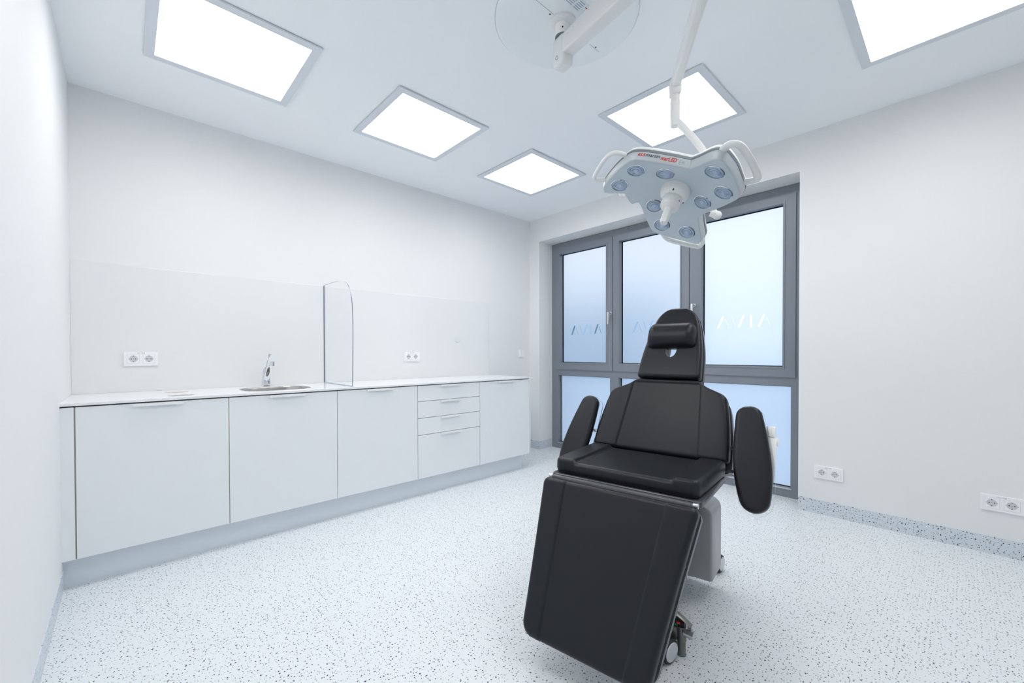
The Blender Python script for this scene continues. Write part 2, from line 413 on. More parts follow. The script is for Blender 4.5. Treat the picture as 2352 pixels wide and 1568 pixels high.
# worktop with sink and two round chute cut-outs
sx, sy, sa, sb_ = .325, -2.722, .178, .200
def superell(cx, cy, a, b, n=64, e=3.0):
    out = []
    for k in range(n):
        t = 2*pi*k/n; c_, s_ = cos(t), sin(t)
        out.append((cx+a*abs(c_)**(2/e)*(1 if c_ >= 0 else -1), cy+b*abs(s_)**(2/e)*(1 if s_ >= 0 else -1)))
    return out
ch = [(.232, -3.232), (.478, -3.228)]
wt = plate(rect(.0005, .613, YL, -.614), [superell(sx, sy, sa, sb_)]+[circ(x, y, .060, 40) for x, y in ch], ZW, ZW+.012)
tag(link('worktop', wt, M['corian']), 'thin glossy white worktop running over all the cabinets', 'worktop')
for (x, y), mm, lb in ((ch[0], M['pinklid'], 'round waste chute opening with pink liner, nearer the wall'), (ch[1], M['greylid'], 'round waste chute opening with grey liner, nearer the worktop front')):
    t = empty('waste_chute', (x, y, ZW+.012)); tag(t, lb, 'waste chute', 'round waste openings in the worktop')
    bm = lathe(nb(), [(.0598, 0), (.0598, -.010), (.0580, -.010), (.0580, 0), (.0598, 0)], 40, cap=False); 
    link('rim', bm, M['handle'], t, 'auto')
    bm = lathe(nb(), [(.0, -.0012), (.0579, -.0012), (.0579, -.014), (.0, -.014)], 40)
    link('liner', bm, mm, t, 'auto')
sink = empty('sink', (0, 0, 0)); tag(sink, 'oval stainless steel basin set into the white worktop below the tap', 'sink')
bm = nb(); rings = []
for f, z in ((1.0, ZW+.0125), (.985, ZW+.0125), (.97, ZW+.006), (.955, ZW-.03), (.93, ZW-.10), (.86, ZW-.135), (.5, ZW-.142), (.12, ZW-.145)):
    rings.append([bm.verts.new((x, y, z)) for x, y in superell(sx, sy, sa*f, sb_*f)])
for a, b in zip(rings, rings[1:]):
    for k in range(64): bm.faces.new((a[k], a[(k+1) % 64], b[(k+1) % 64], b[k]))
bm.faces.new(rings[-1])
link('basin', bm, M['steel'], sink, True)
link('drain', lathe(nb(), [(.0, ZW-.1435), (.03, ZW-.1435), (.034, ZW-.1455), (.0, ZW-.1455)], 32, Matrix.Translation((sx, sy, 0))), M['chrome'], sink, 'auto')

# tap
tap = empty('tap', (.093, -2.730, ZW+.012)); tag(tap, 'chrome single lever tap with a curved spout behind the sink', 'tap')
bm = nb()
secs = [(0, .024, .024, 0), (.040, .0235, .0235, 0), (.042, .022, .022, 0), (.095, .0205, .020, .000), (.125, .018, .016, .006)]
rings = []
for z, a, b, dx in secs:
    rings.append([bm.verts.new((x+dx, y, z)) for x, y in rrect(-a, a, -b, b, .008, 3)])
for a, b in zip(rings, rings[1:]):
    n = len(a)
    for k in range(n): bm.faces.new((a[k], a[(k+1) % n], b[(k+1) % n], b[k]))
bm.faces.new(rings[0][::-1]); bm.faces.new(rings[-1])
link('body', bm, M['chrome'], tap, 'auto')
sp = catmull([(.012, 0, .040), (.040, 0, .075), (.078, 0, .118), (.120, 0, .150), (.165, 0, .166)], 6)
bm = tube(nb(), sp, 1, 12, True, ell=(.0165, .007), up=(0, 0, 1)); link('spout', bm, M['chrome'], tap, 'auto')
link('aerator', tube(nb(), [(.170, 0, .176), (.170, 0, .146)], .0145, 20), M['chrome'], tap, 'auto')
bm = tube(nb(), catmull([(.006, 0, .122), (.040, 0, .160), (.085, 0, .198), (.118, 0, .226)], 5), 1, 10, True, ell=(.010, .0035), up=(0, 0, 1)); link('lever', bm, M['chrome'], tap, 'auto')

# glass splash guard beside the sink
zg = ZW+.012
out = [(0.007, zg+.004), (.555, zg+.004)]
arc = [(.562, 1.10), (.566, 1.25), (.562, 1.38), (.550, 1.46), (.528, 1.52), (.490, 1.572), (.440, 1.602), (.385, 1.618), (.30, 1.627), (.20, 1.630), (.007, 1.630)]
pts2 = [(v.x, v.y) for v in catmull([(x, z, 0) for x, z in [(.555, zg+.004)]+arc], 4)]
outl = [(0.007, zg+.004)]+pts2
g = empty('glass_partition', (0, 0, 0)); tag(g, 'clear glass splash guard with a rounded top standing on the worktop right of the sink', 'glass screen')
bm = plate(outl, [], 0, .006)
for f in bm.faces: f.material_index = 1 if abs(f.normal.z) < .5 else 0
bm.normal_update()
for f in bm.faces: f.material_index = 1 if abs(f.normal.z) < .5 else 0
bm.transform(axes((0, -2.302, 0), (1, 0, 0), (0, 0, 1), (0, -1, 0)))
link('pane', bm, [M['clear'], M['glassedge']], g)
link('channel', bbox(.012, .556, -2.3105, -2.2995, zg, zg+.006), M['acredge'], g)
link('wall_strip', bbox(.0062, .0090, -2.3095, -2.3005, zg, 1.622), M['glassedge'], g)

tag(link('splashback', bbox(0.0002, .006, YL, -.628, .869, 1.626, bevel=.0015, seg=2), M['splash']), 'tall glossy white glass splashback panel above the worktop', 'splashback')

# ------------------------------------------------------------------ sockets, switch, cover
def socket(txt='UV1.1 F53'):
    """double socket, local frame: X right, Y up, Z out of the wall, origin at plate centre"""
    t = empty('double_socket')
    bm = plate(rrect(-.078, .078, -.042, .042, .003, 3), [], 0, .009); link('cover_plate', bm, M['socket'], t)
    for cx in (-.0355, .0355):
        s = link('socket_insert', plate(rect(cx-.0275, cx+.0275, -.0275, .0275), [circ(cx, 0, .0195, 32)], .009, .0115), M['socket'], t)
        bm = nb()
        for q in (plate(rect(cx-.0285, cx+.0285, -.0285, .0285), [rect(cx-.0275, cx+.0275, -.0275, .0275)], .009, .0093),):
            link('insert_gap', q, M['socketwell'], s)
        link('socket_well', lathe(nb(), [(0, .0091), (.0195, .0091), (.0195, .0094), (0, .0094)], 32, Matrix.Translation((cx, 0, 0))), M['socketwell'], s)
        for dx, dy, r, mm in ((-.0095, 0, .0026, 'black'), (.0095, 0, .0026, 'black'), (0, 0, .0024, 'lightprint'), (0, .0165, .0025, 'darkprint'), (0, -.0165, .0025, 'darkprint'), (-.0205, 0, .0018, 'lightprint'), (.0205, 0, .0018, 'lightprint')):
            zz = .0116 if abs(dx) > .02 else .0096
            link('pin_hole' if mm == 'black' else 'earth_clip', lathe(nb(), [(0, zz-.0002), (r, zz-.0002), (r, zz), (0, zz)], 12, Matrix.Translation((cx+dx, dy, 0))), M[mm], s)
    link('lettering', _shift(text_bm(txt, .0085, .0001), (0, .0345, .0092)), M['darkprint'], t)
    return t
def _shift(bm, v):
    bmesh.ops.translate(bm, vec=v, verts=bm.verts); return bm
def dup2(t, mtx, label):
    r = t.copy(); COL.objects.link(r); r.matrix_world = mtx; r['label'] = label
    for chh in t.children:
        c = chh.copy(); COL.objects.link(c); c.parent = r
        for gg in chh.children:
            q = gg.copy(); COL.objects.link(q); q.parent = c
    return r
sk = socket(); sk['category'] = 'socket'; sk['group'] = 'white double sockets'
sk.matrix_world = axes((.006, -3.380, 1.0675), (0, 1, 0), (0, 0, 1), (1, 0, 0)); sk['label'] = 'white double socket on the splashback left of the sink'
dup2(sk, axes((.006, -1.541, 1.068), (0, 1, 0), (0, 0, 1), (1, 0, 0)), 'white double socket on the splashback right of the glass screen')
dup2(sk, axes((2.807, 0, .2875), (1, 0, 0), (0, 0, 1), (0, -1, 0)), 'white double socket low on the wall just right of the window')
dup2(sk, axes((3.562, 0, .280), (1, 0, 0), (0, 0, 1), (0, -1, 0)), 'white double socket low on the wall at the right edge of the photo')
sw = empty('light_switch', mtx=axes((0, -.145, 1.092), (0, 1, 0), (0, 0, 1), (1, 0, 0))); tag(sw, 'white square switch on the wall between worktop end and room corner', 'switch')
link('cover_plate', plate(rrect(-.041, .041, -.041, .041, .003, 3), [], 0, .009), M['socket'], sw)
link('rocker', plate(rect(-.027, .027, -.027, .027), [], .009, .0125), M['socket'], sw)
cp = lathe(nb(), [(0, 0), (.0305, 0), (.0305, .004), (.028, .006), (0, .006)], 40)  # round blank cover plate
o = link('blank_cover', cp, M['cover'], None, 'auto', axes((.006, -1.036, 1.236), (0, 1, 0), (0, 0, 1), (1, 0, 0)))
tag(o, 'round pale blank cover on the splashback near its far end', 'blank cover')

# ------------------------------------------------------------------ treatment chair
O = Vector((2.52356605, -2.07904468, 0)); TH = .1591117
chair = empty('treatment_chair', mtx=Matrix.Translation(O) @ Matrix.Rotation(TH, 4, 'Z'))
tag(chair, 'black upholstered treatment chair with raised back, leg rest and head pillow on castors', 'treatment chair')
def densify(tab, n=6):
    return [(v.x, v.y) for v in catmull([(a, b, 0) for a, b in tab], n)]
def interp(tab, s):
    if s <= tab[0][0]: return tab[0][1]
    for (a, b), (c, d) in zip(tab, tab[1:]):
        if s <= c: return b+(d-b)*(s-a)/(c-a)
    return tab[-1][1]
def pad(tab, s0, s1, T, r, rc0, rc1, seam=None, raise_=0, crease=.004, ns=90, side=.0, crown=0, seam_range=None, base_in=.0, front=None):
    """upholstered pad. local: x across, y along s, z = out of the face (face at z=0, back at z=-T)"""
    def hw(s):
        w = interp(tab, s)
        for d, rc in ((s-s0, rc0), (s1-s, rc1)):
            if rc and d < rc: w = min(w, interp(tab, s)-rc+sqrt(max(0, rc*rc-(rc-d)**2)))
        return max(w, .002)
    S = []
    def dense(a, b, n): return [a+(b-a)*k/n for k in range(n+1)]
    e = max(r, .012)
    S = [s0+e*(1-cos(pi/2*k/8)) for k in range(9)]+dense(s0+e, s1-e, ns)[1:-1]+[s1-e*(1-cos(pi/2*k/8)) for k in range(8, -1, -1)]
    # extra rows where the outline turns
    for a, _ in tab[:0]:
        S.append(a)
    S = sorted(set(round(x, 6) for x in S))
    bm = nb(); rows = []; NU = 60
    for s in S:
        w = hw(s); row = []
        us = []
        ee = min(r, w*.5)
        edge = [w-ee+ee*sin(pi/2*k/8) for k in range(1, 9)]
        sm = min(seam(s), w-ee-.004) if seam else None
        inner = w-ee
        base = [inner*k/14 for k in range(15)]
        if sm and sm > .02:
            base = [(sm-.016)*k/8 for k in range(9)]+[sm-.011, sm-.007, sm-.003, sm, sm+.003, sm+.007, sm+.011]+[sm+.016+(inner-sm-.016)*k/4 if inner > sm+.016 else inner for k in range(5)]
            base = sorted(min(x, inner) for x in base)
        else:
            base = [inner*k/20 for k in range(21)]
        us = base+edge
        us = [-x for x in reversed(us[1:])]+us
        for u in us:
            de = min(w-abs(u), s-s0, s1-s); de = max(0, de)
            # combine both edges roundly
            W = interp(tab, s); dd = min(w-abs(u), s-s0, s1-s)
            for de_, rc in ((s-s0, rc0), (s1-s, rc1)):
                if rc and de_ < rc and abs(u) > W-rc: dd = min(dd, rc-math.hypot(abs(u)-(W-rc), rc-de_))
            q = min(1, max(0, 1-max(0, dd)/r))
            h = -r+r*sqrt(max(0, 1-q*q))
            if crown: h += crown*(1-(u/w)**2)*1.0-crown
            if seam:
                ss = seam(s); a = abs(u)-ss
                k = 1
                if seam_range: k = max(0, min(1, (s-seam_range[0])/.01, (seam_range[1]-s)/.01))
                t = max(0, min(1, (a+.012)/.024)); t = t*t*(3-2*t)
                h += k*(raise_*(t-1)) - k*crease*math.exp(-(a/.0045)**2)
            row.append(bm.verts.new((u, s, h)))
        rows.append(row)
    n = len(rows[0])
    for a, b in zip(rows, rows[1:]):
        for k in range(n-1):
            bm.faces.new((a[k], a[k+1], b[k+1], b[k]))
    # boundary loop down to the back
    loop = rows[0][:]+[r_[-1] for r_ in rows[1:]]+rows[-1][-2::-1]+[r_[0] for r_ in rows[-2:0:-1]]
    cur = loop
    cs = sum((v.co.y for v in loop))/len(loop)
    for f, zz in ((0.0, -r-(T-r)*.55), (.004, -T+.004), (.009, -T)):
        nx = []
        for v in loop:
            x, y = v.co.x, v.co.y; w = max(.02, hw(min(max(y, s0), s1)))
            nx.append(bm.verts.new((x-math.copysign(min(f, abs(x)), x) if abs(x) > 1e-6 else x, y+(f if y < (s0+s1)/2 and abs(y-s0) < r else (-f if abs(y-s1) < r else 0)), zz)))
        m = len(cur)
        for k in range(m): bm.faces.new((cur[k], cur[(k+1) % m], nx[(k+1) % m], nx[k]))
        cur = nx
    bm.faces.new(cur)
    bmesh.ops.remove_doubles(bm, verts=bm.verts, dist=1e-5)
    return bm
def outline_plate(tab, s0, s1, rc0, rc1, z0, z1, grow=0, n=60, bevel=0):
    def hw(s):
        w = interp(tab, s)
        for d, rc in ((s-s0, rc0), (s1-s, rc1)):
            if rc and d < rc: w = min(w, w-rc+sqrt(max(0, rc*rc-(rc-d)**2)))
        return max(w, .001)
    e0, e1 = max(rc0, .02), max(rc1, .02)
    S = sorted([s0+e0+(s1-e1-s0-e0)*k/n for k in range(n+1)]+[s0+e0*(1-cos(pi/2*k/12)) for k in range(12)]+[s1-e1*(1-cos(pi/2*k/12)) for k in range(12)])
    pts = [(hw(s)+grow, s+(grow if s > (s0+s1)/2 else -grow)*(1 if (s-s0 < 1e-9 or s1-s < 1e-9) else 0)) for s in S]
    pts = pts+[(-x, y) for x, y in reversed(pts)]
    bm = plate(pts, [], z0, z1)
    bmesh.ops.remove_doubles(bm, verts=bm.verts, dist=1e-5)
    return bm
# back plane frame (chair-local): origin A, up-direction d, normal nn toward the sitter
def back_axes(A, d, flip=False):
    d = Vector(d).normalized(); X = Vector((1, 0, 0)); Z = X.cross(d)   # Z points to the viewer (-v) and up
    return axes(A, X, d, Z)
BM_ = back_axes((0, .377, .6605), (0, .479, .878))
LM_ = back_axes((0, -.0673, .5951), (0, .0673*0+.3338-.0673 and (.3338-.0673), .5951-.1134))  # up along the leg rest
LM_ = back_axes((0, -.3338, .1134), (0, .2665, .4817))
LL = sqrt(.2665**2+.4817**2)
T_tor = [(0, .305), (.10, .299), (.20, .287), (.255, .277), (.275, .272), (.292, .258), (.305, .232), (.320, .198), (.332, .178), (.345, .163), (.357, .155)]
T_tor = densify(T_tor, 5)
tor = link('back_cushion', pad(T_tor, -.012, .358, .062, .020, .022, .020, seam=lambda s: .182-.078*s, raise_=.007, crease=.003, seam_range=(-.05, .345), ns=110), M['leather'], chair, True, BM_)
T_head = [(.368, .152), (.40, .150), (.47, .1465), (.54, .139), (.61, .127), (.66, .116), (.69, .107), (.715, .097), (.735, .083), (.75, .067), (.76, .047), (.768, .020)]
T_head = densify(T_head, 6)
hb = pad(T_head, .366, .769, .055, .018, .018, .0, ns=80)
hb.transform(BM_)
head = link('head_cushion', hb, M['leather'], chair, True)
# face opening below the pillow
cut = plate([(-.0265, .60), (.0265, .60), (.0265, .53)]+[(.0265*cos(pi*k/24), .515-.040*sin(pi*k/24)) for k in range(25)]+[(-.0265, .53)], [], -.2, .1)
co = link('tmp', cut, M['shell'], chair, False, BM_)
def boolean(o, c):
    md = o.modifiers.new('b', 'BOOLEAN'); md.object = c; md.operation = 'DIFFERENCE'; md.solver = 'EXACT'
    dg = bpy.context.evaluated_depsgraph_get(); me = bpy.data.meshes.new_from_object(o.evaluated_get(dg))
    o.modifiers.clear(); old = o.data; nm = old.name; o.data = me; bpy.data.meshes.remove(old); me.name = nm
bpy.context.view_layer.update()
boolean(head, co)
try: head.data.set_sharp_from_angle(angle=radians(50))
except Exception: pass
T_hs = [(a-.002, b+.004) for a, b in T_head]
hs = link('head_shell', outline_plate(T_head, .372, .765, .01, .0, -.078, -.055, grow=.003), M['shell'], chair, False, BM_)
bpy.context.view_layer.update(); boolean(hs, co)
bpy.data.objects.remove(co)
T_sh = [(-.03, .305), (.0, .305), (.12, .297), (.22, .283), (.26, .272), (.285, .245), (.30, .20), (.33, .16), (.36, .14)]
link('back_shell', outline_plate(T_sh, -.045, .36, .03, .01, -.098, -.060, grow=.006), M['shell'], chair, False, BM_)
# pillow: half-round roll with rounded ends
def pillow():
    bm = nb(); rings = []; n = 26; W = .119
    for k in range(n+1):
        t = -1+2*k/n; x = W*(1-(1-abs(t))**1.0*0)*t
        e = max(0, (abs(x)-(W-.040))/.040); q = sqrt(max(0, 1-e*e)); q = max(q, .03)
        yc = .592; hy = .066; hz = .060
        ring = []
        for j in range(24):
            a = 2*pi*j/24
            # superellipse cross-section, flat at the back
            ca, sa_ = cos(a), sin(a)
            y = hy*(abs(ca)**(.75))*(1 if ca > 0 else -1); z = hz*(abs(sa_)**(.8))*(1 if sa_ > 0 else -1)
            z = max(z, -.018)
            hq = .45+.55*q
            ring.append(bm.verts.new((x, yc-.012+ (y+.012)*hq if y > -.012 else yc+y*(.75+.25*q), -.002+(z*q if z > 0 else z))))
        rings.append(ring)
    for a, b in zip(rings, rings[1:]):
        for k in range(24): bm.faces.new((a[k], a[(k+1) % 24], b[(k+1) % 24], b[k]))
    bm.faces.new(rings[0][::-1]); bm.faces.new(rings[-1])
    return bm
pl = link('head_pillow', pillow(), M['leather'], chair, True, BM_ @ Matrix.Translation((-.006, 0, 0)))
pl['label'] = 'small rolled black pillow'
# seat
SM_ = axes((0, 0, .6600), (1, 0, 0), (0, 1, 0), (0, 0, 1))
T_seat = [(0, .286), (.12, .292), (.34, .298)]
def seatbm():
    bm = pad(T_seat, -.002, .375, .065, .018, .026, .020, seam=lambda s: .196-.10*s*0, raise_=.013, crease=.003, ns=40)
    for v in bm.verts:   # front edge leans out a little at the bottom, bolsters swell
        if v.co.z < -.02 and v.co.y < .05: v.co.y -= .002
    return bm
link('seat_cushion', seatbm(), M['leather'], chair, True, SM_)
def board(hw, v0, v1, z0, z1, rc=.02, bev_=.007):
    bm = plate(rrect(-hw, hw, v0, v1, rc, 5), [], z0, z1)
    es = [e for e in bm.edges if abs(e.verts[0].co.z-e.verts[1].co.z) < 1e-6 and len(e.link_faces) == 2 and any(abs(f.normal.z) < .5 for f in e.link_faces)]
    bm.normal_update()
    es = [e for e in bm.edges if abs(e.verts[0].co.z-e.verts[1].co.z) < 1e-6 and len(e.link_faces) == 2 and sum(abs(f.normal.z) < .5 for f in e.link_faces) == 1]
    bmesh.ops.bevel(bm, geom=es, offset=bev_, segments=3, affect='EDGES', profile=.6)
    return bm
link('seat_board', board(.298, -.012, .375, .571, .596), M['shell'], chair, 'auto')
link('seat_rail', board(.255, .02, .42, .548, .571, .01, .003), M['greymetal'], chair, 'auto')
# leg rest
T_leg = [(0, .228), (.1, .240), (.3, .267), (.5, .296), (LL, .304)]
link('leg_cushion', pad(T_leg, 0, LL+.002, .052, .020, .045, .030, seam=lambda s: .147+.048*s/LL, raise_=.006, crease=.003, ns=60), M['leather'], chair, True, LM_)
link('leg_shell', outline_plate(T_leg, .012, LL-.004, .045, .03, -.071, -.052, grow=.003), M['shell'], chair, False, LM_)
# hinge rail between seat and leg rest
bm = tube(nb(), [(-.278, -.028, .578), (.278, -.028, .578)], 1, 16, True, ell=(.013, .018), up=(0, 0, 1))
link('hinge_rail', bm, M['shell'], chair, 'auto')
for s in (-1, 1):
    link('hinge_pin', tube(nb(), [(s*.276, -.032, .588), (s*.292, -.032, .588)], .0095, 20), M['satin'], chair, 'auto')
# arm rests with clear guards
TA = [(-.21, .034), (-.19, .044), (-.15, .055), (-.08, .065), (0, .0665), (.08, .061), (.15, .053), (.20, .046), (.225, .040)]
TA = densify(TA, 6)
for s in (-1, 1):
    cx, ty = s*.388, .018
    rot = Matrix.Rotation(s*radians(7.2), 4, 'Z')
    mt = BM_ @ Matrix.Translation((cx, ty, .022)) @ rot
    a = link('arm_rest', pad(TA, -.208, .222, .040, .018, .036, .036, ns=40), M['leather'], chair, True, mt)
    bm = outline_plate(TA, -.214, .228, .040, .040, -.062, -.056, grow=.006)
    bm.normal_update()
    for f in bm.faces: f.material_index = 1 if abs(f.normal.z) < .5 else 0
    link('clear_guard', bm, [M['acrylic'], M['acredge']], a, False, mt)
    for yy in (.055, -.10):
        link('guard_screw', tube(nb(), [(s*.0+.052*1, yy, -.068), (.052, yy, -.040)], .006, 12), M['satin'], a, 'auto', mt)
    bm = tube(nb(), [(s*.262, .07, -.060), (s*.335, .07, -.045), (s*.372, .07, -.022)], .009, 14)
    link('arm_bracket', bm, M['satin'], chair, 'auto', BM_)
    bm = tube(nb(), [(s*.27, -.03, -.060), (s*.345, -.03, -.048), (s*.378, -.03, -.022)], .007, 14)
    link('arm_strut', bm, M['shell'], chair, 'auto', BM_)
# pedestal cover
def pillar():
    hw_, v0, v1, z0, z1, r = .228, .455, .640, .100, .424, .048
    prof = [(-hw_, z0), (hw_, z0)]+[(hw_-r+r*sin(a), z1-r+r*cos(a)) for a in [pi/2-pi/2*k/8 for k in range(9)]]+[(-hw_+r-r*sin(a), z1-r+r*cos(a)) for a in [pi/2*k/8 for k in range(9)]]
    bm = plate(prof, [], v0, v1); bm.transform(axes((0, 0, 0), (1, 0, 0), (0, 0, 1), (0, 1, 0)))
    bm.normal_update()
    es = [e for e in bm.edges if len(e.link_faces) == 2 and sum(abs(f.normal.y) > .9 for f in e.link_faces) == 1 and max(e.verts[0].co.z, e.verts[1].co.z) > z0+.001]
    bmesh.ops.bevel(bm, geom=es, offset=.010, segments=3, affect='EDGES', profile=.5)
    return bm
link('pedestal_cover', pillar(), M['greymetal'], chair, 'auto')
link('lift_column', bbox(-.14, .14, .30, .62, .40, .552, bevel=.01), M['greymetal'], chair, 'auto')
bm = nb(); box(bm, -.075, .075, .0, .80, .045, .098); box(bm, -.165, .165, -.02, .035, .055, .09); box(bm, -.165, .165, .745, .80, .055, .095); box(bm, -.15, .15, .46, .63, .095, .12)
link('base_frame', bm, M['greymetal'], chair)
def castor(u, v, ang):
    t = Matrix.Translation((u, v, .0425)) @ Matrix.Rotation(ang, 4, 'Z')
    w = link('castor', lathe(nb(), [(.016, -.014), (.036, -.014), (.0405, -.011), (.0425, -.006), (.0425, .006), (.0405, .011), (.036, .014), (.016, .014)], 40, Matrix.Rotation(pi/2, 4, 'Y')), M['rubber'], chair, 'auto', t)
    link('wheel_cap', lathe(nb(), [(0, -.016), (.031, -.016), (.034, -.0135), (.034, .0135), (.031, .016), (0, .016)], 40, Matrix.Rotation(pi/2, 4, 'Y')), M['satin'], w, 'auto', t)
    bm = nb(); box(bm, -.024, -.0175, -.018, .022, -.01, .052); box(bm, .0175, .024, -.018, .022, .02, .052); box(bm, -.024, .024, -.018, .022, .046, .054)
    bm = nb(); box(bm, -.034, -.018, -.024, .028, -.005, .048)
    link('castor_fork', bm, M['rubber'], w, False, t)
castor(.186, 0, radians(-17)); castor(.190, .782, radians(-8)); castor(-.186, 0, radians(-17)); castor(-.190, .782, radians(10))
# brake pedal and floor post beside the front right castor
ped = link('stabiliser_post', lathe(nb(), [(.0, .0), (.0175, .0), (.0175, .004), (.0160, .006), (.0160, .05), (.0175, .052), (.0175, .105), (.0, .105)], 28, Matrix.Translation((.209, .070, 0))), M['greymetal2'], chair, 'auto')
link('post_housing', bbox(.150, .200, .045, .095, .052, .104, bevel=.01), M['greymetal2'], ped, 'auto')
link('brake_knob', tube(nb(), [(.222, .062, .089), (.256, .058, .089)], .0135, 24), M['satin'], ped, 'auto')
bm = tube(nb(), catmull([(.150, .075, .150), (.185, .072, .145), (.215, .069, .134), (.246, .066, .117)], 5), 1, 10, True, ell=(.013, .003), up=(0, 0, 1))
link('brake_pedal', bm, M['greymetal2'], ped, 'auto')
link('pedal_stem', bbox(.233, .245, .060, .072, .095, .116), M['greymetal2'], ped)
link('indicator_block', bbox(.180, .222, .058, .086, .104, .122), M['rubber'], ped)
link('red_light', bbox(.197, .208, .0545, .058, .1145, .1215), M['redled'], ped)
link('green_light', bbox(.190, .201, .0545, .058, .106, .1130), M['green'], ped)

# hand control hanging behind the right arm rest
rm = empty('hand_control', mtx=chair.matrix_world @ BM_); tag(rm, 'off-white hand control hanging behind the right arm rest', 'remote control')
link('housing', bbox(.416, .463, -.050, .132, -.060, -.044, bevel=.005), M['beige'], rm, 'auto')
link('hook', bbox(.424, .456, .132, .178, -.058, -.0415, bevel=.003), M['beige'], rm, 'auto')
link('side_clip', bbox(.459, .470, .100, .132, -.058, -.046, bevel=.003), M['beige'], rm, 'auto')

# ------------------------------------------------------------------ surgical lamp
CL = Vector((2.50593278, -1.61579011, 1.81094219))
LN = Vector((0.10674229, 0.43428037, 0.8944309)); E1 = Vector((0.1487696, -0.89641971, 0.4174917)); E2 = Vector((0.98309394, 0.0885001, -0.16029361))
# local frame: x=e1, y=e2, z=up normal (away from the patient)
LA = axes(CL, E1, E2, LN)
lamp = empty('surgical_lamp', (2.166, -1.985, HC)); tag(lamp, 'white three-lobed surgical lamp on a jointed ceiling arm above the chair', 'surgical lamp')
LI = Matrix.Translation((-2.166, 1.985, -HC))   # world -> lamp-local
def lk(name, bm, m, parent=None, smooth='auto', mtx=None):
    o = link(name, bm, m, parent or lamp, smooth, LI @ (mtx if mtx is not None else Matrix.Identity(4)))
    return o
face = [(0.128, -0.291), (0.106, -0.298), (0.089, -0.29), (0.059, -0.22), (0.044, -0.216), (-0.02, -0.209), (-0.024, -0.174), (-0.124, -0.173), (-0.214, -0.164), (-0.233, -0.152), (-0.278, -0.07), (-0.317, 0.026), (-0.318, 0.046), (-0.306, 0.062), (-0.285, 0.069), (-0.234, 0.07), (-0.175, 0.075), (-0.153, 0.082), (-0.129, 0.117), (-0.083, 0.198), (-0.042, 0.256), (-0.02, 0.278), (0.005, 0.286), (0.058, 0.282), (0.125, 0.276), (0.177, 0.262), (0.197, 0.254), (0.205, 0.238), (0.202, 0.212), (0.177, 0.167), (0.154, 0.12), (0.152, 0.109), (0.164, 0.082), (0.205, 0.009), (0.239, -0.049), (0.253, -0.083), (0.255, -0.104), (0.25, -0.122), (0.225, -0.167), (0.196, -0.21), (0.158, -0.259)]
KK, RR0 = .2, .18
def surf(x, y): return KK*(RR0-math.hypot(x, y))
def area2(P): return sum(a[0]*b[1]-b[0]*a[1] for a, b in zip(P, P[1:]+P[:1]))
if area2(face) < 0: face = face[::-1]
fc = [(v.x, v.y) for v in catmull([(x, y, 0) for x, y in face], 3, True)]
def offs(P, d):
    n = len(P); out = []
    for i in range(n):
        a = Vector(P[i-1]); b = Vector(P[i]); c = Vector(P[(i+1) % n])
        t = (c-a).normalized(); out.append((b.x+t.y*d, b.y-t.x*d))
    return out
def grid_fill(P, h):
    """triangulated face following the dished surface"""
    bm = nb(); vs = [bm.verts.new((x, y, 0)) for x, y in P]
    ed = [bm.edges.new((vs[i], vs[(i+1) % len(vs)])) for i in range(len(vs))]
    bmesh.ops.triangle_fill(bm, use_beauty=True, edges=ed)
    bmesh.ops.subdivide_edges(bm, edges=[e for e in bm.edges if e.calc_length() > .03], cuts=3, use_grid_fill=True)
    bmesh.ops.triangulate(bm, faces=bm.faces)
    for v in bm.verts: v.co.z = surf(v.co.x, v.co.y)+h
    return bm
lk('face_plate', grid_fill(offs(fc, -.002), 0), M['lampface'], None, True, LA)
def loft(loops, closecap=None):
    bm = nb(); R = [[bm.verts.new(p) for p in l] for l in loops]
    for a, b in zip(R, R[1:]):
        n = len(a)
        for k in range(n): bm.faces.new((a[k], a[(k+1) % n], b[(k+1) % n], b[k]))
    return bm, R
def lp(d, h): return [(x, y, surf(x0, y0)+h) for (x, y), (x0, y0) in zip(offs(fc, d), fc)]
bm, R = loft([lp(-.0025, .0005), lp(0, .001), lp(.003, .006), lp(.0105, .038)]); lk('rim', bm, M['lamprim'], None, True, LA)
bm, R = loft([lp(.0105, .038), lp(.0122, .0385), lp(.0125, .0475), lp(.011, .048)]); lk('seam_strip', bm, M['lampseam'], None, 'auto', LA)
bm, R = loft([lp(.011, .048), lp(.0145, .049), lp(.0140, .056), lp(.008, .066), lp(-.006, .074), lp(-.022, .078)])
bm.faces.new(R[-1]); bmesh.ops.triangulate(bm, faces=[f for f in bm.faces if len(f.verts) > 4])
lk('housing', bm, M['lampwhite'], None, 'auto', LA)
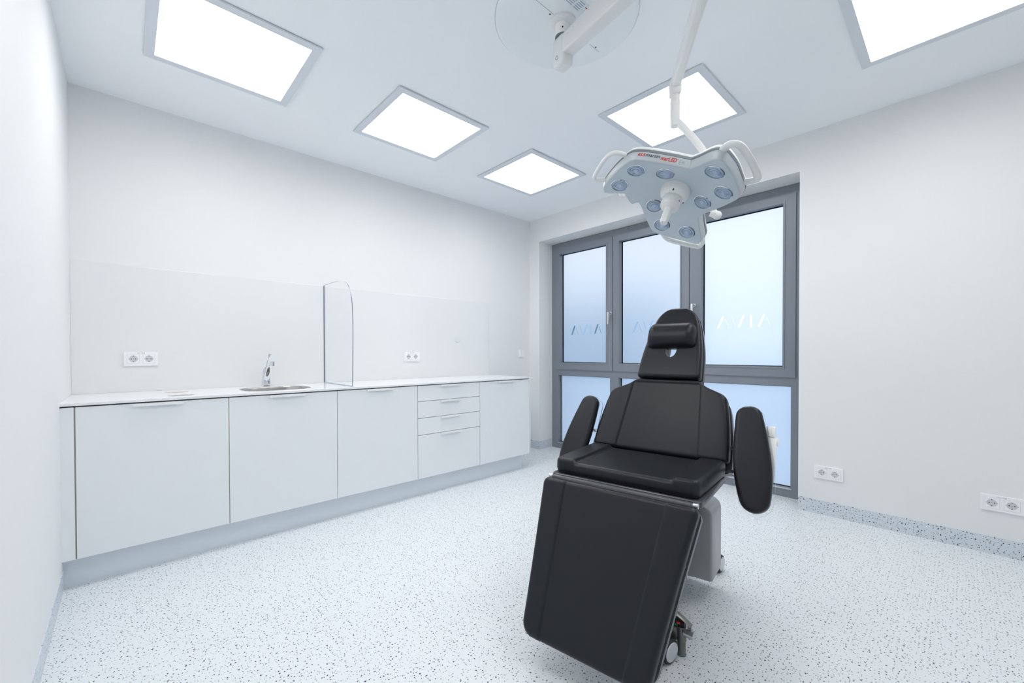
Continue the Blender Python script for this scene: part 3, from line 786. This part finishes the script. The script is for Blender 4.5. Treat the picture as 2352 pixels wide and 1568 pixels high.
# nine lenses
lens = [(.134, .002), (-.062, .115), (-.063, -.111), (.192, -.107), (.122, -.213), (.133, .212), (.008, .220), (-.186, -.105), (-.242, .007)]
for (x, y) in lens:
    h = surf(x, y)
    rr_ = math.hypot(x, y); sl = Vector((KK*x/rr_, KK*y/rr_, 1)).normalized()   # lens sits square on the dished face
    tx = Vector((1, 0, -sl.x/sl.z)).normalized(); ty = sl.cross(tx)
    mt = LA @ axes((x, y, h), tx, ty, sl)
    q = lk('lens', lathe(nb(), [(.0, -.0085), (.010, -.0080), (.012, -.0070), (.020, -.0068), (.0225, -.0058), (.030, -.0050), (.034, -.0035), (.0375, -.0015), (.0375, .0), (.0, .0)], 40), M['lens'], None, 'auto', mt)
    lk('lens_ring', lathe(nb(), [(.0375, -.0035), (.0400, -.0030), (.0405, .0010), (.0375, .0010)], 40, cap=False), M['chrome'], q, 'auto', mt)
    lk('reflector', lathe(nb(), [(.0, -.0022), (.008, -.0022), (.010, -.0008), (.018, -.0026), (.021, -.0006), (.028, -.0026), (.031, -.0006), (.0370, -.0008), (.0370, .0006), (0, .0006)], 40), M['lensback'], q, 'auto', mt)
# centre hub and sterile handle
hub = Matrix.Translation((.016, .012, .0))
lk('hub', lathe(nb(), [(.0, -.030), (.030, -.030), (.048, -.024), (.060, -.010), (.0645, .006), (.0645, .034), (.0, .034)], 48), M['lampwhite'], None, 'auto', LA @ hub)
hn_ = lk('sterile_handle', lathe(nb(), [(.0, -.160), (.014, -.160), (.0165, -.157), (.0185, -.100), (.020, -.082), (.040, -.074), (.043, -.068), (.043, -.036), (.040, -.030), (.0, -.030)], 40), M['lampwhite'], None, 'auto', LA @ hub)
for a in (.3, 2.4, 4.5):
    lk('hub_screw', tube(nb(), [(.052*cos(a), .052*sin(a), -.0225), (.052*cos(a), .052*sin(a), -.012)], .0035, 12), M['darkprint'], None, 'auto', LA @ hub)
    lk('handle_screw', tube(nb(), [(.044*cos(a+1), .044*sin(a+1), -.052), (.038*cos(a+1), .038*sin(a+1), -.052)], .003, 10), M['darkprint'], hn_, 'auto', LA @ hub)
# grip bars on the three lobes
def grip(pts, h, r=1, e=(.009, .006)):
    P = [(x, y, surf(x, y)+h) for x, y in pts]
    return tube(nb(), catmull(P, 5), r, 12, True, ell=e, up=(0, 0, 1))
lk('grip_bar', grip([(.236, -.135), (.272, -.160), (.284, -.190), (.270, -.226), (.236, -.268), (.190, -.318), (.166, -.334), (.148, -.326), (.138, -.290)], .045, 1, (.010, .010)), M['lampwhite'], None, 'auto', LA)
lk('grip_bar', grip([(.205, .245), (.232, .272), (.240, .296), (.226, .316), (.190, .328), (.130, .342), (.066, .350), (.040, .340), (.022, .295)], .045, 1, (.015, .010)), M['lampwhite'], None, 'auto', LA)
lk('grip_bar', grip([(-.270, -.140), (-.312, -.128), (-.334, -.104), (-.356, -.054), (-.380, .018), (-.370, .042), (-.345, .055), (-.306, .055)], .042, 1, (.012, .013)), M['lampwhite'], None, 'auto', LA)
# yoke behind the head
P = [(-.066, -.300, .125), (-.085, -.290, .125), (-.10, -.20, .128), (-.13, -.06, .130), (-.19, .06, .128), (-.262, .094, .120), (-.272, .100, .120)]
lk('yoke', tube(nb(), catmull(P, 4), .0145, 14), M['lampwhite'], None, 'auto', LA)
lk('yoke', tube(nb(), catmull([(-.13, -.06, .130), (-.04, .02, .135), (.04, .09, .135), (.085, .125, .125)], 5), .0145, 14), M['lampwhite'], None, 'auto', LA)
for p0, p1 in (((-.068, -.318, .11), (-.064, -.285, .105)), ((-.272, .112, .105), (-.255, .085, .108))):
    bm = nb(); bmesh.ops.create_uvsphere(bm, u_segments=20, v_segments=12, radius=.021, matrix=Matrix.Translation(p0))
    tube(bm, [p0, p1], .018, 16); lk('yoke_end', bm, M['lampwhite'], None, 'auto', LA)
lk('head_pivot', lathe(nb(), [(0, .07), (.035, .07), (.035, .12), (.028, .128), (0, .128)], 32), M['lampwhite'], None, 'auto', LA @ Matrix.Translation((-.13, -.06, 0)))
yq = LA @ Vector((.085, .125, .125))
# ceiling canopy, column, arms (world coordinates)
HX, HY = 2.166, -1.985
lk('canopy', lathe(nb(), [(0, HC-.0135), (.302, HC-.0135), (.312, HC-.0130), (.318, HC-.009), (.320, HC-.003), (.3205, HC-.001), (0, HC-.001)], 96, Matrix.Translation((HX+.008, HY+.012, 0))), M['canopy'], None, 'auto')
for sgn, y0, y1 in ((-1, HY-.062, HY-.31), (1, HY+.20, HY+.28)):
    lk('cover_joint', bbox(HX-.0006, HX+.0006, min(y0, y1), max(y0, y1), HC-.0142, HC-.0134), M['lightprint'])
for x, y in ((HX+.008, HY+.240), (HX-.01, HY-.075)): lk('cover_screw', tube(nb(), [(x, y, HC-.0150), (x, y, HC-.013)], .004, 10), M['darkprint'])
st = lk('info_sticker', bbox(2.246, 2.302, -2.24, -1.950, HC-.0140, HC-.0134), M['sticker'])
for k in range(5):
    xx = 2.252+k*.0095
    bm = nb(); box(bm, xx, xx+.0030, -2.225, -2.030, HC-.0145, HC-.0140); box(bm, xx, xx+.0030, -2.018, -1.985, HC-.0145, HC-.0140); lk('printed_line', bm, M['blueprint'], st)
lk('printed_mark', bbox(2.283, 2.287, -1.974, -1.960, HC-.0145, HC-.0140), M['red'], st)
lk('canopy_seal', lathe(nb(), [(.3195, HC-.0030), (.3235, HC-.0030), (.3235, HC-.0002), (.3195, HC-.0002)], 96, Matrix.Translation((HX+.008, HY+.012, 0)), cap=False), M['seal'])
lk('flange', lathe(nb(), [(0, HC-.0115), (.060, HC-.0115), (.060, HC-.022), (.050, HC-.030), (.036, HC-.032), (0, HC-.032)], 48, Matrix.Translation((HX, HY, 0))), M['lampwhite'])
lk('column', lathe(nb(), [(0, HC-.03), (.0335, HC-.03), (.0335, 2.530), (0, 2.530)], 40, Matrix.Translation((HX, HY, 0))), M['beige'])
lk('column_ring', lathe(nb(), [(0, 2.531), (.0345, 2.531), (.0345, 2.524), (0, 2.524)], 40, Matrix.Translation((HX, HY, 0))), M['lampseam'])
lk('column_screw', tube(nb(), [(HX+.022, HY-.027, 2.553), (HX+.018, HY-.020, 2.553)], .0035, 10), M['black'])
# horizontal arm
ad_ = Vector((.98535, -.17053, 0)); an_ = Vector((.17053, .98535, 0))
lk('arm_head', bbox(-.036, .040, -.034, .034, -.085, .048, bevel=.016, seg=4), M['lampwhite'], None, 'auto', axes((HX, HY, 2.475), ad_, an_, (0, 0, 1)))
def bar(p0, p1, w, h, w2=None, h2=None, b=.008):
    p0 = Vector(p0); p1 = Vector(p1); d = (p1-p0); L = d.length; d.normalize(); s = Vector((0, 0, 1)).cross(d).normalized(); u = d.cross(s)
    bm = nb(); w2 = w2 or w; h2 = h2 or h
    a = [bm.verts.new(Vector((0, y, z))) for y, z in rrect(-w/2, w/2, -h/2, h/2, b, 3)]
    c = [bm.verts.new(Vector((L, y, z))) for y, z in rrect(-w2/2, w2/2, -h2/2, h2/2, b, 3)]
    n = len(a)
    for k in range(n): bm.faces.new((a[k], a[(k+1) % n], c[(k+1) % n], c[k]))
    bm.faces.new(a[::-1]); bm.faces.new(c); bm.transform(axes(p0, d, s, u)); return bm
el = Vector((2.905, -2.112, 2.475))
lk('horizontal_arm', bar(Vector((HX, HY, 2.475))+ad_*.01, el, .062, .085), M['lampwhite'])
lk('arm_button', lathe(nb(), [(.0075, 0), (.009, 0), (.009, .001), (.0075, .001)], 24, cap=False), M['lampseam'], None, 'auto', axes(Vector((HX, HY, 2.425))-an_*.0345+ad_*.0, ad_, Vector((0, 0, 1)), -an_))
lk('elbow', lathe(nb(), [(0, 2.525), (.042, 2.525), (.046, 2.520), (.046, 2.36), (.040, 2.352), (0, 2.352)], 40, Matrix.Translation((el.x, el.y, 0))), M['lampwhite'])
J = Vector((2.514, -1.610, 2.297))
lk('spring_arm', bar(Vector((el.x, el.y, 2.400)), J+Vector((0, 0, .018)), .050, .066, .038, .050, b=.012), M['lampwhite'])
lk('arm_knuckle', bbox(-.03, .03, -.023, .023, -.030, .042, bevel=.010, seg=3), M['lampwhite'], None, 'auto', axes(J, ((el-J).xy.normalized().x, (el-J).xy.normalized().y, 0), (-(el-J).xy.normalized().y, (el-J).xy.normalized().x, 0), (0, 0, 1)))
lk('joint_band', lathe(nb(), [(0, 2.283), (.019, 2.283), (.019, 2.266), (0, 2.266)], 32, Matrix.Translation((J.x, J.y, 0))), M['lampseam'])
lk('swivel_joint', lathe(nb(), [(0, 2.268), (.0195, 2.268), (.0195, 2.240), (.0215, 2.238), (.0215, 2.134), (.019, 2.128), (0, 2.128)], 36, Matrix.Translation((J.x, J.y, 0))), M['lampwhite'])
P = [(J.x+.004, J.y, 2.150), (J.x+.022, J.y+.004, 2.130), (J.x+.050, J.y+.006, 2.090), (J.x+.085, J.y+.006, 2.040), (J.x+.125, J.y-.002, 1.975), tuple(yq)]
lk('bent_rod', tube(nb(), catmull(P, 6), .0150, 18), M['lampwhite'])
# lettering along the near rim
def rim_text():
    # baseline path on the rim between two outline points
    A = Vector((.257, -.092)); Bq = Vector((.163, .100))
    n = len(fc)
    def near(p): return min(range(n), key=lambda i: (fc[i][0]-p.x)**2+(fc[i][1]-p.y)**2)
    ia, ib = near(Vector((.253, -.083))), near(Vector((.156, .098)))
    seq = []
    i = ia
    step = 1 if ((ib-ia) % n) < ((ia-ib) % n) else -1
    while True:
        seq.append(i)
        if i == ib: break
        i = (i+step) % n
    o3 = lp(.0036, .006); o4 = lp(.0117, .040)
    lo = [Vector(o3[i]) for i in seq]; hi = [Vector(o4[i]) for i in seq]
    cum = [0]
    for a, b in zip(lo, lo[1:]): cum.append(cum[-1]+(b-a).length)
    tot = cum[-1]
    def at(t, h):
        s = t*tot
        for k in range(len(cum)-1):
            if s <= cum[k+1] or k == len(cum)-2:
                f = (s-cum[k])/(cum[k+1]-cum[k]); break
        l = lo[k].lerp(lo[k+1], f); u = hi[k].lerp(hi[k+1], f)
        return l.lerp(u, h)
    parts = [('KLS', .010, .155, .40, .74, 'red', .0013, .15, 'KLS'), ('martin', .165, .455, .40, .78, 'darkprint', .0006, .15, 'martin'), ('marLED', .480, .800, .24, .76, 'red', .0008, .12, 'marLED'), ('\u00ae', .803, .828, .55, .75, 'red', 0, 0, 'r'), ('E9i', .852, .965, .16, .70, 'lightprint', -.0004, .12, 'E9i')]
    for s, t0, t1, h0, h1, mm, bold, sh, _ in parts:
        b = text_bm(s, .03, 0, sh, bold, 1, 'LEFT')
        bmesh.ops.triangulate(b, faces=b.faces)
        xs = [v.co.x for v in b.verts]; ys = [v.co.y for v in b.verts]
        x0, x1, y0, y1 = min(xs), max(xs), min(ys), max(ys)
        for v in b.verts:
            t = t0+(t1-t0)*(v.co.x-x0)/(x1-x0); h = h0+(h1-h0)*(v.co.y-y0)/(y1-y0)
            v.co = at(t, h)
        lk('lettering', b, M[mm], None, False, LA)
rim_text()

# ------------------------------------------------------------------ light: sky outside the window
w = bpy.data.worlds.new('World'); scene.world = w; w.use_nodes = True
N = w.node_tree.nodes; L = w.node_tree.links; bg = N['Background']
tc = N.new('ShaderNodeTexCoord'); sp_ = N.new('ShaderNodeSeparateXYZ'); L.new(tc.outputs['Generated'], sp_.inputs[0])
rp = N.new('ShaderNodeValToRGB'); L.new(sp_.outputs['Z'], rp.inputs[0])
rp.color_ramp.elements[0].position = 0; rp.color_ramp.elements[0].color = (.64, .78, .95, 1)
rp.color_ramp.elements[1].position = .40; rp.color_ramp.elements[1].color = (1, 1, 1.0, 1)
_e = rp.color_ramp.elements.new(.14); _e.color = (.84, .90, .97, 1)
L.new(rp.outputs[0], bg.inputs[0]); bg.inputs[1].default_value = 1.42

# ------------------------------------------------------------------ camera
cd = bpy.data.cameras.new('camera'); cam = bpy.data.objects.new('camera', cd); COL.objects.link(cam)
F2 = Vector((-0.73230131, 0.68089033, -0.01109723)); R3 = Vector((0.68094684, 0.73233024, -0.00195384)); U3 = Vector((-0.00679649, 0.00898742, 0.99993652))
cam.matrix_world = axes((3.40759952, -3.45779152, 1.098925), R3, U3, -F2)
cd.sensor_width = 36; cd.lens = 36*959.0826/2352; cd.shift_y = (821.011-784)/2352; cd.clip_start = .02
scene.camera = cam
scene.view_settings.view_transform = 'Standard'; scene.view_settings.look = 'None'; scene.view_settings.gamma = 1
scene.view_settings.use_curve_mapping = False
scene.view_settings.exposure = 0
scene.cycles.max_bounces = 10; scene.cycles.diffuse_bounces = 6; scene.cycles.transmission_bounces = 8; scene.cycles.transparent_max_bounces = 12
scene.cycles.use_denoising = True
